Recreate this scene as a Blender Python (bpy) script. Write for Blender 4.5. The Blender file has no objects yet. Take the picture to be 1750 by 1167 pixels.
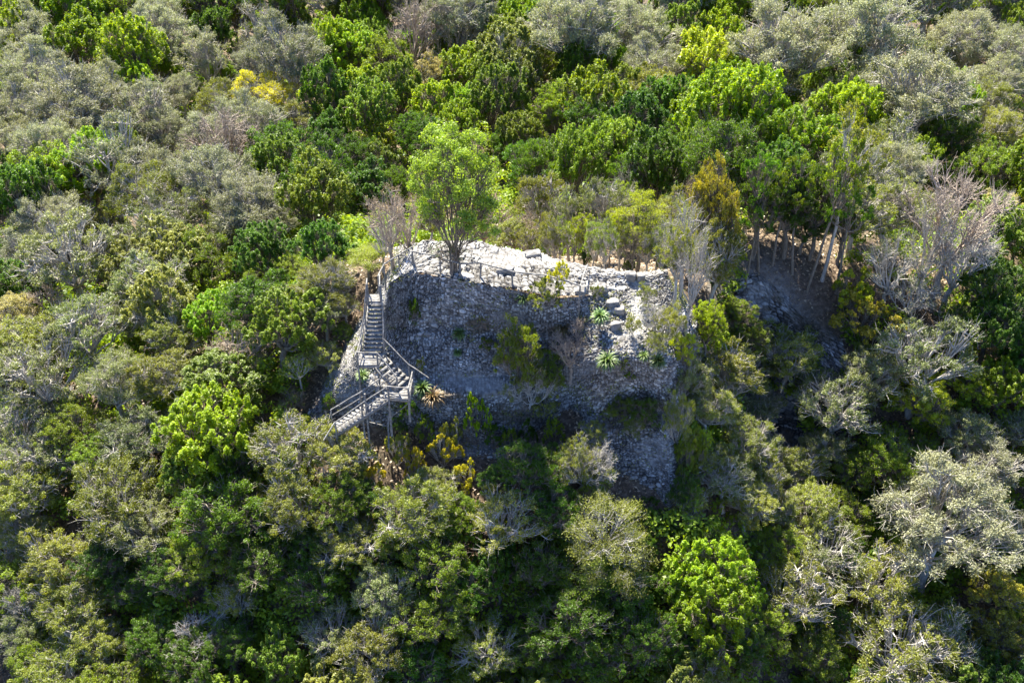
import bpy, math, random
import numpy as np
from mathutils import Vector, Matrix
from mathutils.bvhtree import BVHTree

# ------------------------------------------------------------------ camera, sky, sun
SC = bpy.context.scene
COL = SC.collection
CAMZ, PITCH, HFOV = 62.0, math.radians(38), math.radians(45)
cd = bpy.data.cameras.new("camera"); cam = bpy.data.objects.new("camera", cd); COL.objects.link(cam)
cam.location = (0, 0, CAMZ); cam.rotation_euler = (math.pi/2-PITCH, 0, 0)
cd.sensor_width = 36; cd.lens = 18/math.tan(HFOV/2); cd.clip_end = 6000; cd.clip_start = .5
SC.camera = cam
SUN_EL, SUN_AZ = math.radians(55), math.radians(-20)      # azimuth from +Y (away from camera), negative = to the left
w = bpy.data.worlds.new("World"); SC.world = w; w.use_nodes = True
nt = w.node_tree; bg = nt.nodes["Background"]
sky = nt.nodes.new("ShaderNodeTexSky"); sky.sky_type = 'NISHITA'; sky.sun_disc = False
sky.sun_elevation = SUN_EL; sky.sun_rotation = SUN_AZ; sky.ozone_density = 5.0; sky.dust_density = .6
mx = nt.nodes.new("ShaderNodeMix"); mx.data_type = 'RGBA'; mx.blend_type = 'MULTIPLY'; mx.inputs[0].default_value = 1; mx.inputs[7].default_value = (.86, .96, 1.20, 1)
nt.links.new(sky.outputs[0], mx.inputs[6]); nt.links.new(mx.outputs[2], bg.inputs[0]); bg.inputs[1].default_value = 0.074
sl = bpy.data.lights.new("sun", 'SUN'); sl.energy = 5.0; sl.angle = math.radians(.5); sl.color = (1, .94, .80)
so = bpy.data.objects.new("sun", sl); COL.objects.link(so)
sd = Vector((math.sin(SUN_AZ)*math.cos(SUN_EL), math.cos(SUN_AZ)*math.cos(SUN_EL), math.sin(SUN_EL)))
so.rotation_euler = sd.to_track_quat('Z', 'Y').to_euler()
SC.view_settings.view_transform = 'Standard'; SC.view_settings.look = 'None'
SC.view_settings.exposure = 1.92; SC.view_settings.gamma = 1
SC.render.engine = 'CYCLES'
SC.cycles.max_bounces = 6; SC.cycles.diffuse_bounces = 3; SC.cycles.transmission_bounces = 4; SC.cycles.glossy_bounces = 2
SC.cycles.caustics_reflective = False; SC.cycles.caustics_refractive = False

F = 875/math.tan(HFOV/2)                                   # focal length in photo pixels (1750 wide)
def ray(px, py):
    a, b = (px-875)/F, -(py-583.5)/F
    c, s = math.cos(PITCH), math.sin(PITCH)
    return np.array((a, c + b*s, -s + b*c))                # unit depth along the optical axis
def P(px, py, z):
    d = ray(px, py); t = (z-CAMZ)/d[2]
    return np.array((d[0]*t, d[1]*t, z))
def proj(p):
    c, s = math.cos(PITCH), math.sin(PITCH)
    x, y, z = p[0], p[1], p[2]-CAMZ
    dep = y*c - z*s
    return 875 + F*x/dep, 583.5 - F*(y*s + z*c)/dep, dep

# ------------------------------------------------------------------ helpers
def mesh_from(name, V, faces_flat, loops_per, mats=(), attrs=None, smooth=False):
    """V (n,3); faces_flat flat vertex indices; loops_per int or array of face sizes"""
    me = bpy.data.meshes.new(name)
    V = np.ascontiguousarray(V, dtype=np.float32); ff = np.ascontiguousarray(faces_flat, dtype=np.int32).ravel()
    if np.isscalar(loops_per): tot = np.full(len(ff)//loops_per, loops_per, dtype=np.int32)
    else: tot = np.asarray(loops_per, dtype=np.int32)
    st = np.concatenate(([0], np.cumsum(tot)[:-1])).astype(np.int32)
    me.vertices.add(len(V)); me.vertices.foreach_set("co", V.ravel())
    me.loops.add(len(ff)); me.loops.foreach_set("vertex_index", ff)
    me.polygons.add(len(tot)); me.polygons.foreach_set("loop_start", st); me.polygons.foreach_set("loop_total", tot)
    if smooth: me.polygons.foreach_set("use_smooth", np.ones(len(tot), dtype=bool))
    for m in mats: me.materials.append(m)
    if attrs:
        for k, a in attrs.items():
            at = me.attributes.new(k, 'FLOAT', 'POINT'); at.data.foreach_set("value", np.ascontiguousarray(a, dtype=np.float32))
    me.update(calc_edges=True)
    return me
def link(name, me, parent=None, mat=None):
    o = bpy.data.objects.new(name, me); COL.objects.link(o)
    if parent is not None: o.parent = parent
    if mat is not None: o.data.materials.append(mat)
    return o
def empty(name, loc=(0, 0, 0), rz=0, sc=(1, 1, 1)):
    o = bpy.data.objects.new(name, None); COL.objects.link(o)
    o.location = loc; o.rotation_euler = (0, 0, rz); o.scale = sc; o.empty_display_size = .2
    return o
def tag(o, label, cat, group=None):
    o['label'] = label; o['category'] = cat
    if group: o['group'] = group
def unit(a): return a/np.maximum(np.linalg.norm(a, axis=-1, keepdims=True), 1e-9)

def tubes(pl, rad, S=4):
    """pl (N,K,3), rad (N,K) -> verts, quads"""
    N, K, _ = pl.shape
    T = np.empty_like(pl); T[:, 1:-1] = pl[:, 2:]-pl[:, :-2]; T[:, 0] = pl[:, 1]-pl[:, 0]; T[:, -1] = pl[:, -1]-pl[:, -2]
    T = unit(T)
    ref = np.where(np.abs(T[:, :1, 2:3]) > .8, np.array([1., 0, 0]), np.array([0, 0, 1.])) + 0*T
    A = unit(np.cross(T, ref)); B = np.cross(T, A)
    an = np.arange(S)*2*math.pi/S
    V = pl[:, :, None, :] + rad[:, :, None, None]*(A[:, :, None, :]*np.cos(an)[:, None] + B[:, :, None, :]*np.sin(an)[:, None])
    idx = np.arange(N*K*S).reshape(N, K, S)
    a = idx[:, :-1, :]; b = np.roll(a, -1, axis=2); d = idx[:, 1:, :]; c = np.roll(d, -1, axis=2)
    return V.reshape(-1, 3), np.stack([a, b, c, d], -1).reshape(-1, 4)
class Bag:
    def __init__(s): s.v = []; s.f = []; s.n = 0
    def add(s, V, Q): s.v.append(V); s.f.append(Q+s.n); s.n += len(V)
    def tube(s, pts, r, S=8):
        pts = np.asarray(pts, float)[None]; r = np.broadcast_to(np.asarray(r, float), pts.shape[1])[None]
        s.add(*tubes(pts, r, S))
    def bar(s, p, q, wd, th, up=(0, 0, 1), rough=0):      # rectangular bar from p to q
        p, q = np.asarray(p, float), np.asarray(q, float); d = unit(q-p); u = np.asarray(up, float)
        if abs(d @ u) > .95: u = np.array((0, 1., 0))
        a = unit(np.cross(d, u)); b = np.cross(a, d)
        V = []
        for e in (p, q):
            for i, j in ((-1, -1), (1, -1), (1, 1), (-1, 1)): V.append(e + a*i*wd/2 + b*j*th/2)
        V = np.array(V)
        s.add(V, np.array([[0, 1, 2, 3], [7, 6, 5, 4], [0, 4, 5, 1], [1, 5, 6, 2], [2, 6, 7, 3], [3, 7, 4, 0]]))
    def mesh(s, name, mat=None, attrs=None, smooth=False):
        return mesh_from(name, np.concatenate(s.v), np.concatenate(s.f), 4, [mat] if mat else [], attrs, smooth)

# ------------------------------------------------------------------ materials
def mat(name):
    m = bpy.data.materials.new(name); m.use_nodes = True
    n = m.node_tree.nodes; l = m.node_tree.links
    return m, n, l, n["Principled BSDF"]
def ramp(n, l, src, stops, interp='LINEAR'):
    r = n.new("ShaderNodeValToRGB"); r.color_ramp.interpolation = interp
    e = r.color_ramp.elements
    while len(e) < len(stops): e.new(.5)
    for i, (p, c) in enumerate(stops): e[i].position = p; e[i].color = (*c, 1)
    l.new(src, r.inputs[0]); return r.outputs[0]
def mixc(n, l, f, a, b, mode='MIX'):
    x = n.new("ShaderNodeMix"); x.data_type = 'RGBA'; x.blend_type = mode
    for sock, v in ((x.inputs[0], f), (x.inputs[6], a), (x.inputs[7], b)):
        if hasattr(v, 'links'): l.new(v, sock)
        elif isinstance(v, (int, float)): sock.default_value = v
        else: sock.default_value = (*v, 1)
    return x.outputs[2]
def noise(n, l, scale, detail=4, rough=.6, vec=None):
    t = n.new("ShaderNodeTexNoise"); t.inputs["Scale"].default_value = scale; t.inputs["Detail"].default_value = detail; t.inputs["Roughness"].default_value = rough
    if vec is not None: l.new(vec, t.inputs["Vector"])
    return t.outputs[0]

def leaf_mat(name, dark, light, trans, tr=.38, gloss=.42, spec=.5):
    m, n, l, b = mat(name)
    at = n.new("ShaderNodeAttribute"); at.attribute_name = "tint"
    oi = n.new("ShaderNodeObjectInfo")
    c = ramp(n, l, at.outputs["Fac"], [(0.0, dark), (.62, light), (1.0, tuple(min(1, v*1.35) for v in light))])
    hs = n.new("ShaderNodeHueSaturation"); l.new(c, hs.inputs["Color"])
    mr = n.new("ShaderNodeMapRange"); mr.inputs[3].default_value = .488; mr.inputs[4].default_value = .512; l.new(oi.outputs["Random"], mr.inputs[0]); l.new(mr.outputs[0], hs.inputs["Hue"])
    mt = n.new("ShaderNodeMath"); mt.operation = 'MULTIPLY_ADD'; mt.inputs[1].default_value = 7.31; mt.inputs[2].default_value = 0; l.new(oi.outputs["Random"], mt.inputs[0])
    fr = n.new("ShaderNodeMath"); fr.operation = 'FRACT'; l.new(mt.outputs[0], fr.inputs[0])
    mv = n.new("ShaderNodeMapRange"); mv.inputs[3].default_value = .78; mv.inputs[4].default_value = 1.22; l.new(fr.outputs[0], mv.inputs[0]); l.new(mv.outputs[0], hs.inputs["Value"])
    l.new(hs.outputs[0], b.inputs["Base Color"])
    b.inputs["Roughness"].default_value = gloss; b.inputs["Specular IOR Level"].default_value = spec
    tb = n.new("ShaderNodeBsdfTranslucent")
    tc = mixc(n, l, 1.0, hs.outputs[0], trans, 'MULTIPLY'); l.new(tc, tb.inputs[0])
    ms = n.new("ShaderNodeMixShader"); ms.inputs[0].default_value = tr
    l.new(b.outputs[0], ms.inputs[1]); l.new(tb.outputs[0], ms.inputs[2])
    l.new(ms.outputs[0], n["Material Output"].inputs[0])
    return m
LEAF = {
 'B': leaf_mat("leaf_bright_green", (.042, .11, .003), (.225, .34, .008), (2.3, 1.9, .3), .48, .45, .35),
 'D': leaf_mat("leaf_deep_green", (.022, .052, .004), (.085, .168, .008), (2.2, 2.0, .3), .42, .45, .35),
 'M': leaf_mat("leaf_mid_green", (.042, .088, .007), (.19, .265, .018), (2.1, 1.85, .4), .42, .45, .35),
 'G': leaf_mat("leaf_olive_grey", (.06, .075, .024), (.215, .245, .085), (1.5, 1.5, .5), .32, .45, .4),
 'S': leaf_mat("leaf_silver_grey", (.12, .125, .062), (.335, .345, .205), (1.35, 1.35, .6), .28, .5, .35),
 'O': leaf_mat("leaf_olive", (.050, .070, .009), (.24, .27, .042), (1.8, 1.65, .4), .38, .45, .4),
 'Y': leaf_mat("leaf_yellow", (.15, .17, .008), (.54, .50, .03), (1.5, 1.4, .3), .44),
 'L': leaf_mat("leaf_lime", (.12, .18, .006), (.34, .43, .012), (1.8, 1.6, .3), .48),
 'R': leaf_mat("leaf_orange_tinged", (.05, .08, .008), (.36, .32, .03), (1.5, 1.5, .4), .40),
 'A': leaf_mat("leaf_yellowish_olive", (.06, .10, .008), (.27, .34, .045), (1.65, 1.65, .4), .42, .45, .4),
 'P': leaf_mat("leaf_pale_gold", (.17, .16, .04), (.46, .42, .15), (1.4, 1.3, .6), .35),
 'K': leaf_mat("leaf_dry_pinkish", (.18, .13, .08), (.40, .31, .20), (1.2, 1.1, .8), .25),
}
def bark_mat(name, a, c):
    m, n, l, b = mat(name)
    tc = n.new("ShaderNodeTexCoord"); mp = n.new("ShaderNodeMapping"); mp.inputs["Scale"].default_value = (1, 1, .3); l.new(tc.outputs["Object"], mp.inputs[0])
    v = noise(n, l, 7, 5, .7, mp.outputs[0])
    l.new(ramp(n, l, v, [(.3, a), (.62, c)]), b.inputs["Base Color"]); b.inputs["Roughness"].default_value = .85
    bp = n.new("ShaderNodeBump"); bp.inputs["Strength"].default_value = .6; bp.inputs["Distance"].default_value = .03; l.new(v, bp.inputs["Height"]); l.new(bp.outputs[0], b.inputs["Normal"])
    return m
BARK = {'pale': bark_mat("bark_pale_grey", (.20, .18, .15), (.58, .54, .48)),
        'dark': bark_mat("bark_grey_brown", (.08, .06, .045), (.27, .23, .18)),
        'red': bark_mat("bark_reddish", (.10, .05, .03), (.30, .17, .11)),
        'pink': bark_mat("bark_pinkish_twigs", (.20, .155, .12), (.48, .40, .32))}
def stone_mat():
    m, n, l, b = mat("limestone_rubble")
    at = n.new("ShaderNodeAttribute"); at.attribute_name = "tone"
    ad = n.new("ShaderNodeAttribute"); ad.attribute_name = "dirt"
    tc = n.new("ShaderNodeTexCoord")
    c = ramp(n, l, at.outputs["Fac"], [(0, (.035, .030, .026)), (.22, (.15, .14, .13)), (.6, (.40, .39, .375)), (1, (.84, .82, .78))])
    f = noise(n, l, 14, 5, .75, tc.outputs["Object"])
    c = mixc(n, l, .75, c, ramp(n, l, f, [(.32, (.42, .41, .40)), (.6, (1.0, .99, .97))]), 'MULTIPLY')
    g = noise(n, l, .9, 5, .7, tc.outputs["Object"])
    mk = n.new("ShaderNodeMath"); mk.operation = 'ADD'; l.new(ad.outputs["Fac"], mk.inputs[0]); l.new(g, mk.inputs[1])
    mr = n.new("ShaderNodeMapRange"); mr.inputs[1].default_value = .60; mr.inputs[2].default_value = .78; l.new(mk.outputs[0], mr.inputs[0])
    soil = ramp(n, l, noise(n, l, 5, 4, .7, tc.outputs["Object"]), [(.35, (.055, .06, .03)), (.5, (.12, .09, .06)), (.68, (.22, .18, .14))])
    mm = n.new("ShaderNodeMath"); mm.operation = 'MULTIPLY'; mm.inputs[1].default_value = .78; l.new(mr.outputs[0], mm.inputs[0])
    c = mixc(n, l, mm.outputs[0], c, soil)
    l.new(c, b.inputs["Base Color"]); b.inputs["Roughness"].default_value = .9; b.inputs["Specular IOR Level"].default_value = .2
    bp = n.new("ShaderNodeBump"); bp.inputs["Strength"].default_value = .9; bp.inputs["Distance"].default_value = .05; l.new(f, bp.inputs["Height"]); l.new(bp.outputs[0], b.inputs["Normal"])
    return m
M_STONE = stone_mat()
def wood_mat():
    m, n, l, b = mat("weathered_wood")
    tc = n.new("ShaderNodeTexCoord")
    v = noise(n, l, 6, 6, .7, tc.outputs["Object"])
    l.new(ramp(n, l, v, [(.3, (.08, .072, .065)), (.5, (.20, .19, .175)), (.7, (.38, .365, .34))]), b.inputs["Base Color"]); b.inputs["Roughness"].default_value = .85
    return m
M_WOOD = wood_mat()
def ground_mat():
    m, n, l, b = mat("leaf_litter_ground")
    tc = n.new("ShaderNodeTexCoord"); at = n.new("ShaderNodeAttribute"); at.attribute_name = "rocky"
    v = noise(n, l, 3.5, 8, .8, tc.outputs["Object"]); u = noise(n, l, .35, 3, .6, tc.outputs["Object"])
    c = ramp(n, l, v, [(.3, (.035, .026, .018)), (.48, (.12, .082, .055)), (.6, (.25, .18, .13)), (.75, (.40, .32, .26))])
    c = mixc(n, l, .5, c, ramp(n, l, u, [(.35, (.4, .5, .35)), (.65, (1, .95, .85))]), 'MULTIPLY')
    r = ramp(n, l, noise(n, l, 2.2, 7, .75, tc.outputs["Object"]), [(.32, (.05, .045, .04)), (.5, (.20, .19, .18)), (.68, (.45, .43, .41))])
    c = mixc(n, l, at.outputs["Fac"], c, r)
    l.new(c, b.inputs["Base Color"]); b.inputs["Roughness"].default_value = .95
    bp = n.new("ShaderNodeBump"); bp.inputs["Strength"].default_value = 1; bp.inputs["Distance"].default_value = .12; l.new(v, bp.inputs["Height"]); l.new(bp.outputs[0], b.inputs["Normal"])
    return m
M_GROUND = ground_mat()

# ------------------------------------------------------------------ numpy noise
def hash2(i, j, k=0):
    h = (i.astype(np.int64)*374761393 + j.astype(np.int64)*668265263 + k*1442695041) & 0x7fffffff
    h = ((h ^ (h >> 13))*1274126177) & 0x7fffffff
    return ((h ^ (h >> 16)) & 0xffff)/65535.0
def vnoise(x, y, k=0):
    i, j = np.floor(x).astype(int), np.floor(y).astype(int); u, v = x-i, y-j
    u, v = u*u*(3-2*u), v*v*(3-2*v)
    return (hash2(i, j, k)*(1-u)+hash2(i+1, j, k)*u)*(1-v) + (hash2(i, j+1, k)*(1-u)+hash2(i+1, j+1, k)*u)*v
def fbm(x, y, k=0, o=4): return sum(vnoise(x*2**q, y*2**q, k+q)*.5**(q+1) for q in range(o))
def worley(x, y, k=0):
    """stones: F1, F2, id-hash, offset to centre"""
    i0, j0 = np.floor(x).astype(int), np.floor(y).astype(int)
    f1 = np.full(x.shape, 9.); f2 = f1.copy(); idh = np.zeros(x.shape); ox = np.zeros(x.shape); oy = np.zeros(x.shape); idk = np.zeros(x.shape)
    for di in (-1, 0, 1):
        for dj in (-1, 0, 1):
            i, j = i0+di, j0+dj
            cx = i+.12+.76*hash2(i, j, k+1); cy = j+.15+.7*hash2(i, j, k+2)
            dx, dy = x-cx, y-cy; d = (np.abs(dx)**2.6+np.abs(dy)**2.6)**(1/2.6)
            n1 = d < f1
            f2 = np.where(n1, f1, np.minimum(f2, d))
            f1 = np.where(n1, d, f1); idh = np.where(n1, hash2(i, j, k+3), idh); idk = np.where(n1, hash2(i, j, k+4), idk)
            ox = np.where(n1, dx, ox); oy = np.where(n1, dy, oy)
    return f1, f2, idh, idk, ox, oy

# ------------------------------------------------------------------ terrain
CP = np.array([  # x, y, z control points
 (0,25,-14),(0,35,-8),(0,40,-3),(0,45,2.5),(0,50,8),(0,56,10.5),(0,63,16),(0,67,15.5),(0,71,13),(0,80,8),(0,95,4),(0,125,1),
 (10,45,2),(10,50,7.5),(9,62,15.5),(9,67,15.5),(12,73,12),(-10,45,1),(-11,52,8),(-10,60,13),(-9,66,16.5),(-8,72,14),
 (-15,35,-8),(-16,45,0),(-16,52,6),(-17,60,9.5),(-17,68,11),(-17,78,8),(-20,95,4),(-30,40,-8),(-30,50,-2),(-30,60,4),(-32,70,6),(-32,85,4),(-35,110,2),(-60,60,0),(-60,90,1),(-60,30,-12),
 (14,55,7.5),(17,50,0),(17,57,2),(16.5,63.5,4.5),(17.5,67,9),(17,70.9,14),(19,76,13.5),(20,90,6),(14.5,63,9),(14,69,13.5),
 (22,66,9),(24,71,12),(24,60,3),(25,50,-3),(25,40,-8),(20,36,-9),(33,72,10),(35,60,3),(38,80,7),(40,95,4),(40,45,-6),(60,60,0),(60,90,2),(60,30,-12),
 (0,160,0),(80,160,0),(-80,160,0),(0,12,-18),(80,12,-16),(-80,12,-16)], float)
def _k(a, b): return np.sqrt(((a[:, None, :]-b[None, :, :])**2).sum(-1)+1.0)
_n = len(CP); _A = np.zeros((_n+3, _n+3)); _A[:_n, :_n] = _k(CP[:, :2], CP[:, :2]); _A[:_n, _n] = 1; _A[:_n, _n+1:] = CP[:, :2]; _A[_n:, :_n] = _A[:_n, _n:].T
_w = np.linalg.solve(_A, np.concatenate([CP[:, 2], [0, 0, 0]]))
def ground(x, y):
    x = np.atleast_1d(np.asarray(x, float)); y = np.atleast_1d(np.asarray(y, float))
    q = np.stack([x.ravel(), y.ravel()], -1)
    z = _k(q, CP[:, :2]) @ _w[:_n] + _w[_n] + q @ _w[_n+1:]
    r = np.maximum(np.abs(q[:, 0])/85, np.maximum((q[:, 1])/160, -q[:, 1]/5+1))
    t = np.clip((r-1)/.5, 0, 1); z = z*(1-t) + t*np.where(q[:, 1] < 40, -16, 0)
    z = z + (fbm(q[:, 0]*.25+90, q[:, 1]*.25+90, 5)-.5)*1.2 + (fbm(q[:, 0]*1.3+50, q[:, 1]*1.3+70, 9)-.5)*.5
    return z.reshape(x.shape)
def grid_mesh(name, X, Y, Z, mats, attrs=None):
    n, m = X.shape; idx = np.arange(n*m).reshape(n, m)
    q = np.stack([idx[:-1, :-1], idx[1:, :-1], idx[1:, 1:], idx[:-1, 1:]], -1).reshape(-1, 4)
    return mesh_from(name, np.stack([X, Y, Z], -1).reshape(-1, 3), q, 4, mats, attrs, True)
def axis(lo, hi, st, far_lo, far_hi):
    a = list(np.arange(lo, hi+.001, st)); s = st; v = lo
    L = []
    while v > far_lo: s *= 1.5; v -= s; L.append(v)
    R = []; s = st; v = hi
    while v < far_hi: s *= 1.5; v += s; R.append(v)
    return np.array(L[::-1]+a+R)
ax, ay = axis(-60, 60, .5, -2500, 2500), axis(25, 135, .5, -2500, 3500)
GX, GY = np.meshgrid(ax, ay, indexing='ij'); GZ = ground(GX, GY)
# the pale rocky slope to the right of the ruin
def bump(x, y, cx, cy, rx, ry): return np.exp(-(((x-cx)/rx)**2+((y-cy)/ry)**2)**1.5)
rocky = np.clip(bump(GX, GY, 16.5, 66, 3.6, 4.2)*1.25 + bump(GX, GY, 18.8, 64.5, 2, 3), 0, 1)*(.55+.45*fbm(GX*.8, GY*.8, 3))
gw = worley(GX/1.3+40, GY/.9+40, 31)
GZ2 = GZ + rocky*(.55*(gw[2]-.4) - .3*(np.clip(1-(gw[1]-gw[0])*5, 0, 1)))
gnd = link("ground", grid_mesh("ground", GX, GY, GZ2, [M_GROUND], {"rocky": np.clip(rocky*1.5, 0, 1).ravel()})); gnd['kind'] = 'structure'

# ------------------------------------------------------------------ the ruin: lofted contours (photo px, height), left-back round the front to right-back
LEV = [
 [(735,418,20.0),(700,434,20.0),(686,455,19.9),(668,482,19.7),(705,467,19.9),(760,474,20),(808,483,20),(873,494,20),(930,505,19.9),(975,507,19.7),(1020,503,19.5),(1060,497,19.4),(1095,490,19.3),(1125,484,19.2),(1140,470,19)],
 [(700,415,17.6),(664,470,16.8),(645,530,16.8),(654,566,16.7),(700,560,17.2),(760,560,17.4),(810,565,17.4),(870,570,17.4),(925,570,17.6),(975,560,18.3),(1020,555,18.5),(1060,548,18.6),(1100,545,18.5),(1135,540,18.2),(1165,500,17.5)],
 [(670,430,15.0),(630,520,14.8),(600,608,15.0),(626,634,15.0),(700,642,15.6),(760,645,15.6),(810,646,15.6),(870,640,15.8),(925,626,16.4),(975,612,17.2),(1020,606,17.7),(1060,604,17.9),(1095,604,17.8),(1140,606,17.4),(1185,540,16.5)],
 [(660,435,14.8),(622,530,14.6),(592,620,14.8),(616,650,14.8),(700,672,15.4),(760,676,15.4),(810,674,15.4),(870,664,15.5),(925,642,16.2),(975,624,17.0),(1020,616,17.5),(1060,613,17.7),(1098,613,17.6),(1145,618,17.2),(1192,550,16.3)],
 [(620,480,12.2),(580,590,11.9),(543,694,12.1),(588,726,12.3),(690,752,12.6),(760,762,12.6),(810,762,12.5),(870,756,12.6),(925,742,12.9),(975,722,13.3),(1020,706,13.8),(1060,698,14.0),(1105,694,14.2),(1150,700,14.0),(1210,620,12.6)],
 [(605,490,11.6),(567,610,11.4),(528,708,11.7),(572,740,11.9),(690,772,12.3),(760,782,12.3),(810,784,12.2),(870,780,12.3),(925,772,12.6),(975,756,13.0),(1020,744,13.3),(1060,738,13.4),(1110,730,13.7),(1155,732,13.6),(1218,640,12.2)],
 [(520,520,8.0),(490,620,7.8),(488,730,7.9),(540,840,7.8),(690,880,8.2),(760,890,8.2),(810,892,8.2),(870,892,8.4),(925,888,8.5),(975,886,8.8),(1020,882,9.1),(1065,880,9.3),(1115,876,9.5),(1162,872,9.4),(1240,760,8.0)],
 [(500,550,5.0),(460,680,4.8),(460,800,4.6),(520,960,4),(690,1010,4.2),(760,1015,4.2),(810,1015,4.2),(870,1015,4.4),(925,1010,4.5),(975,1000,4.8),(1020,995,5),(1065,990,5.2),(1115,985,5.3),(1165,985,5.2),(1250,850,4.0)],
]
_dz = [0, .7, 1.3, 1.4, 2.0, 2.1, 2.4, 2.4]
LEVW = np.array([[P(p[0], p[1], p[2]-_dz[i]*(1.0 if 4 <= j <= 9 else .4 if j > 9 and i > 3 else .6 if j == 3 else .35 if j == 2 else 0)) for j, p in enumerate(L)] for i, L in enumerate(LEV)])            # (levels, cols, 3)
def resample(C, n, smooth=True):
    """cubic (Catmull-Rom) resample along axis 0 by arc length -> n points"""
    K = len(C); d = np.linalg.norm(np.diff(C, axis=0), axis=-1); d = d.reshape(K-1, -1).mean(-1)
    s = np.concatenate([[0], np.cumsum(d)]); t = np.linspace(0, s[-1], n)
    i = np.clip(np.searchsorted(s, t, 'right')-1, 0, K-2); u = ((t-s[i])/d[i]).reshape((-1,)+(1,)*(C.ndim-1))
    p1, p2 = C[i], C[i+1]
    if not smooth: return p1*(1-u)+p2*u
    p0, p3 = C[np.maximum(i-1, 0)], C[np.minimum(i+2, K-1)]
    return .5*((2*p1)+(p2-p0)*u+(2*p0-5*p1+4*p2-p3)*u*u+(3*p1-p0-3*p2+p3)*u**3)
def loft(name, W, nv, nu, su, sv, amp, seed, mats, parent, courses=0., dirtf=None, toneadd=0., depth=.16, smf=None):
    """W (levels, cols, 3) -> displaced rubble sheet. su, sv = stone size in m"""
    G = resample(W, nv, False)                                # along levels (keeps ledge edges crisp)
    G = resample(np.swapaxes(G, 0, 1), nu, True)              # along contour
    G = np.swapaxes(G, 0, 1)                                  # (nv, nu, 3)
    du = np.gradient(G, axis=1); dv = np.gradient(G, axis=0)
    N = unit(np.cross(dv, du))
    # outward for a descending sheet seen from the camera side
    if (N @ np.array((0, -.6, .8))).mean() < 0: N = -N
    U = np.cumsum(np.linalg.norm(du, axis=-1).mean(0)); V = np.cumsum(np.linalg.norm(dv, axis=-1).mean(1))
    UU, VV = np.meshgrid(U, V)
    wx = UU/su + .45*(vnoise(UU*4.5, VV*4.5, seed+91)-.5) + .8*(fbm(UU*.6, VV*.6, seed+11)-.5); wy = VV/sv + .4*(vnoise(UU*4.5, VV*4.5, seed+93)-.5) + .45*(fbm(UU*.5, VV*.8, seed+17)-.5)
    f1, f2, h, k, ox, oy = worley(wx, wy, seed)
    g1, g2, hb, kb, _, _ = worley(wx*.42+9.3, wy*.45+3.1, seed+40)    # larger blocks among them
    big = kb > .86
    f1 = np.where(big, g1*1.0, f1); f2 = np.where(big, g2, f2); h = np.where(big, hb, h); k = np.where(big, np.mod(kb*7, 1), k)
    gapw = .14+.30*fbm(UU*.9, VV*.9, seed+33)*(.4+1.2*k); edge = np.clip((f2-f1)/gapw, 0, 1); edge = edge*edge*(3-2*edge)
    er = np.clip((fbm(UU*.7, VV*.9, seed+22)-.42)*4, 0, 1); edge = edge*(1-.35*er)+.35*er; body = edge*(.35+.65*h)*(1-.4*er) + .25*edge*(ox*(k-.5)*2.5+oy*(h-.5)*2.5) - .1
    lowf = (fbm(UU*.35, VV*.35, seed+5)-.5)*1.0 + (fbm(UU*1.4, VV*1.4, seed+8)-.5)*.45
    D = depth*body + amp*lowf + .03*(vnoise(UU*22, VV*22, seed+2)-.5)
    pit = vnoise(wx*.9+5, wy*.9, seed+77) > .78                # fallen-out stones
    D = D - np.where(pit, depth*.55*edge, 0)
    sm = smf(G)*(.55+.45*fbm(UU*2, VV*2, seed+50)) if smf else 0*D
    sm = np.clip(sm + np.clip((fbm(UU*.55, VV*.75, seed+26)-.58)*5, 0, .4), 0, 1)
    D = D*(1-.75*sm) + sm*(.05+.10*(fbm(UU*3, VV*3, seed+52)-.5))
    Q = G + N*D[..., None]
    tone = np.clip((edge**.8)*(.22+.70*k**1.3+.35*(vnoise(UU*11, VV*13, seed+3)-.5)) + toneadd*edge, 0, 1)
    tone = tone*(.62+.76*fbm(UU*.5, VV*.7, seed+23))*(.85+.3*fbm(UU*.12, VV*2.4, seed+24))
    tone = tone*(1-sm)+sm*(.48+(.38*blob(G, 1088, 535, 22, 75, 1., .05) if smf else 0)+.6*(fbm(UU*7, VV*7, seed+54, 3)-.5))  # strip along the worn path painted paler for a sunlit look
    dirt = (fbm(UU*.45, VV*.6, seed+60)-.5)*.35
    if dirtf is not None: dirt = dirt + dirtf(Q)
    idx = np.arange(nv*nu).reshape(nv, nu)
    q = np.stack([idx[:-1, :-1], idx[1:, :-1], idx[1:, 1:], idx[:-1, 1:]], -1).reshape(-1, 4)
    me = mesh_from(name, Q.reshape(-1, 3), q, 4, mats, {"tone": tone.ravel(), "dirt": dirt.ravel()}, False)
    return link(name, me, parent), Q, q
ruin = empty("pyramid_ruin", tuple(P(850, 760, 9)))
RI = Matrix.Translation(-ruin.location)
def blob(Q, px, py, rx, ry, a, rot=0.):
    """soft patch centred where the ray of photo pixel (px,py) meets the wall; sizes in cm-like units of 1/28 m"""
    X = 875+F*Q[..., 0]/((Q[..., 1])*math.cos(PITCH)-(Q[..., 2]-CAMZ)*math.sin(PITCH)); Y = 583.5-F*(Q[..., 1]*math.sin(PITCH)+(Q[..., 2]-CAMZ)*math.cos(PITCH))/((Q[..., 1])*math.cos(PITCH)-(Q[..., 2]-CAMZ)*math.sin(PITCH))
    c, s_ = math.cos(rot), math.sin(rot); u = (X-px)*c+(Y-py)*s_; v = -(X-px)*s_+(Y-py)*c
    return a*np.exp(-((u/rx)**2+(v/ry)**2)**1.3)
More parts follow.
